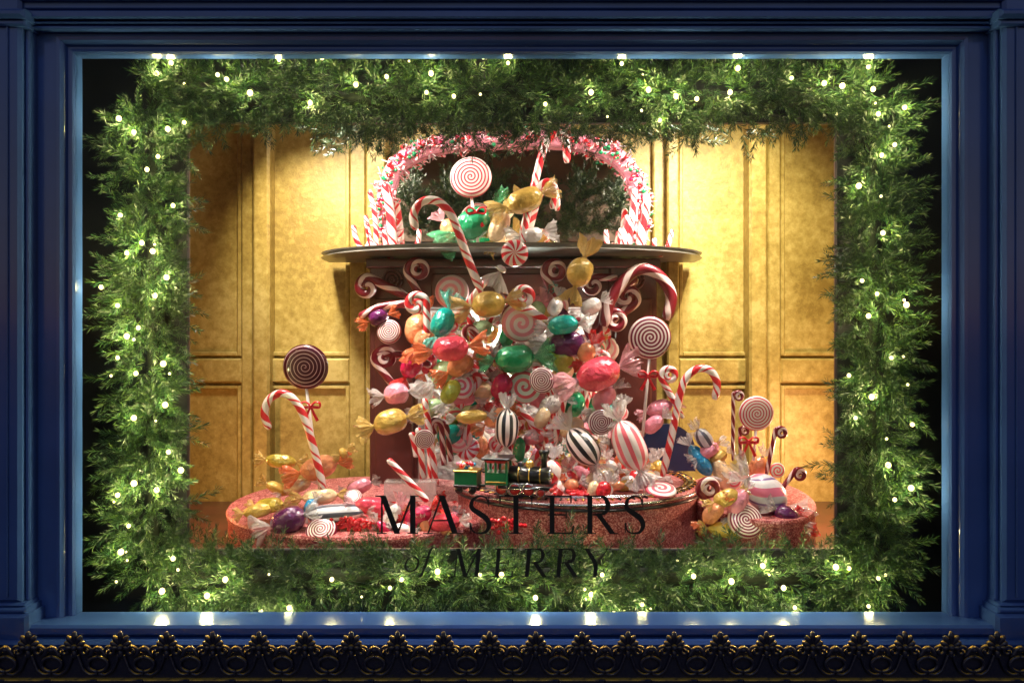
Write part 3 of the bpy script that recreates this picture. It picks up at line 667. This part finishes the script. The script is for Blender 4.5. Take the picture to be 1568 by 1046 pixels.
# ================================================================= lettering on glass
mb=MB()
LY=.006
def poly(o,w,h,P,sl=0):
    vs=[(o.x+(x+sl*y)*w,LY-.00004*len(mb.v),o.z+y*h) for x,y in P]; mb.add(vs,[tuple(range(len(vs)))],'letter_black',smooth=False)
def ribbon(o,w,h,P,Wd,sl=0):
    Pc=catmull([Vector((x*w,y*h,wd*h)) for (x,y),wd in zip(P,Wd)],6)
    A=[];Bq=[]
    for i,p in enumerate(Pc):
        t=(Pc[min(i+1,len(Pc)-1)]-Pc[max(i-1,0)]); t.z=0; t.normalize(); n_=Vector((-t.y,t.x,0))*p.z/2
        A.append((p.x+n_.x,p.y+n_.y)); Bq.append((p.x-n_.x,p.y-n_.y))
    yv=LY-.00004*len(mb.v); k=len(A)
    vs=[(o.x+a+sl*b_,yv,o.z+b_) for a,b_ in A]+[(o.x+a+sl*b_,yv,o.z+b_) for a,b_ in Bq]
    mb.add(vs,[(i,i+1,k+i+1,k+i) for i in range(k-1)],'letter_black',smooth=False)
def L(ch,px0,px1,pyb,pyt,sl=0):
    o=pt(px0,pyb,0); w=pt(px1,0,0).x-o.x; h=pt(0,pyt,0).z-o.z
    st_=lambda x,wd,y0=0,y1=1:poly(o,w,h,[(x-wd/2,y0),(x+wd/2,y0),(x+wd/2,y1),(x-wd/2,y1)],sl)
    sf=lambda x,y,k=.13:poly(o,w,h,[(x-k,y),(x+k,y),(x+k,y+.03),(x-k,y+.03)],sl)
    dg=lambda xa,ya,xb,yb_,wd:poly(o,w,h,[(xa-wd/2,ya),(xa+wd/2,ya),(xb+wd/2,yb_),(xb-wd/2,yb_)],sl)
    if ch=='M': st_(.13,.045);dg(.5,0,.15,1,.14);dg(.5,0,.86,1,.05);st_(.87,.13);sf(.13,0,.12);sf(.87,0,.13);sf(.07,.97,.1);sf(.92,.97,.1)
    if ch=='A': dg(.12,0,.48,1,.05);dg(.84,0,.48,1,.16);poly(o,w,h,[(.25,.33),(.72,.33),(.72,.37),(.25,.37)],sl);sf(.12,0,.13);sf(.85,0,.15)
    if ch=='T': st_(.5,.15);poly(o,w,h,[(.02,.96),(.98,.96),(.98,1),(.02,1)],sl);dg(.03,.78,.03,1,.04);dg(.97,.78,.97,1,.04);sf(.5,0,.2)
    if ch=='E': st_(.25,.16);[poly(o,w,h,[(.1,y),(x,y),(x,y+.04),(.1,y+.04)],sl) for y,x in ((0,.93),(.48,.72),(.96,.88))];dg(.93,0,.96,.22,.05);dg(.88,.8,.88,1,.05);dg(.72,.4,.72,.6,.05)
    if ch=='R':
        st_(.22,.15);sf(.22,0,.18);poly(o,w,h,[(.04,.96),(.5,.96),(.5,1),(.04,1)],sl);ribbon(o,w,h,[(.45,.98),(.65,.95),(.75,.75),(.65,.54),(.3,.5)],[.04,.08,.13,.08,.04],sl);dg(.9,0,.48,.5,.17);sf(.92,0,.12)
    if ch=='S': ribbon(o,w,h,[(.84,.75),(.75,.93),(.48,.98),(.2,.88),(.17,.68),(.45,.54),(.75,.4),(.86,.22),(.72,.05),(.45,.02),(.2,.08),(.1,.27)],[.05,.04,.05,.08,.12,.14,.14,.12,.07,.04,.04,.05],sl);dg(.85,.7,.85,.98,.04);dg(.1,.02,.1,.3,.04)
    if ch=='Y': dg(.5,.45,.1,1,.16);dg(.5,.45,.88,1,.05);st_(.5,.14,0,.46);sf(.5,0,.17);sf(.12,.97,.14);sf(.88,.97,.12)
    if ch=='o': ribbon(o,w,h,[(.5,.98),(.15,.75),(.15,.25),(.5,.02),(.85,.25),(.85,.75),(.5,.98)],[.05,.12,.12,.05,.12,.12,.05],sl)
    if ch=='f': ribbon(o,w,h,[(.95,.93),(.75,1),(.55,.85),(.45,.4),(.3,-.1),(.1,-.2)],[.08,.06,.09,.1,.09,.06],sl);poly(o,w,h,[(.15,.58),(.8,.58),(.8,.62),(.15,.62)],sl)
for ch,a,b_ in (('M',576,640),('A',648,706),('S',716,754),('T',764,816),('E',834,880),('R',892,944),('S',954,990)): L(ch,a,b_,818,759)
L('o',616,640,876,852,.2); L('f',640,662,876,838,.2)
for ch,a,b_ in (('M',690,735),('E',752,786),('R',798,838),('R',846,886),('Y',890,932)): L(ch,a,b_,884,840,.1)
mb.build('window_lettering')
# ================================================================= lights
def light(kind,name,loc,tgt,power,col,**k):
    l=bpy.data.lights.new(name,kind); l.energy=power; l.color=col
    for a,b_ in k.items(): setattr(l,a,b_)
    o=bpy.data.objects.new(name,l); bpy.context.collection.objects.link(o); o.location=loc
    o.rotation_euler=(Vector(tgt)-Vector(loc)).to_track_quat('-Z','Y').to_euler(); return o
for sg in (-1,1): light('AREA','display_ceiling_lamp',(sg*1.0,.42,2.85),(sg*.15,.85,1.3),44,(1,.89,.76),shape='RECTANGLE',size=.4,size_y=.2,spread=math.radians(115))
light('SPOT','display_spotlight',(-.75,.35,2.8),(.0,1.05,2.25),70,(1,.90,.84),spot_size=math.radians(44),spot_blend=.6,shadow_soft_size=.03)
light('SPOT','display_spotlight',(.75,.33,2.8),(0,.75,1.45),200,(1,.92,.86),spot_size=math.radians(42),spot_blend=.7,shadow_soft_size=.03)
light('SPOT','display_spotlight',(-.35,.33,2.85),(-.25,.7,1.2),80,(1,.92,.88),spot_size=math.radians(40),spot_blend=.8,shadow_soft_size=.03)
light('SPOT','display_spotlight',(-1.04,.55,2.6),(-1.02,1.3,2.10),75,(1,.82,.48),spot_size=math.radians(64),spot_blend=1,shadow_soft_size=.02)
light('SPOT','display_spotlight',(1.15,.38,2.75),(1.10,1.3,1.95),120,(1,.87,.52),spot_size=math.radians(84),spot_blend=1,shadow_soft_size=.02)
light('POINT','display_footlight',(-1.45,.6,.95),(0,0,0),7,(1,.46,.15),shadow_soft_size=.03)
light('POINT','display_footlight',(1.50,.75,1.0),(0,0,0),20,(1,.56,.32),shadow_soft_size=.03)
light('POINT','hearth_lamp',(.02,1.15,1.6),(0,0,0),30,(.85,1,.88),shadow_soft_size=.04)
light('SUN','moonlight',(0,-5,5),(0.5,0,0),.20,(.5,.68,1),angle=math.radians(3))
w=bpy.data.worlds.new('World'); bpy.context.scene.world=w; w.use_nodes=True; nt=w.node_tree
sk=nt.nodes.new('ShaderNodeTexSky'); sk.sky_type='NISHITA'; sk.sun_disc=False; sk.sun_elevation=math.radians(-3); sk.sun_rotation=math.radians(180)
nt.links.new(sk.outputs[0],nt.nodes['Background'].inputs[0]); nt.nodes['Background'].inputs[1].default_value=1.7
# ================================================================= camera
cam=bpy.data.cameras.new('camera'); co=bpy.data.objects.new('camera',cam); bpy.context.collection.objects.link(co)
co.location=(0,-D,CZ); co.rotation_euler=(math.radians(90),0,0); cam.sensor_width=36; cam.lens=36*D/(1568*S); cam.clip_end=300
bpy.context.scene.camera=co
sc_=bpy.context.scene; sc_.view_settings.view_transform='Standard'; sc_.view_settings.look='None'; sc_.view_settings.exposure=0
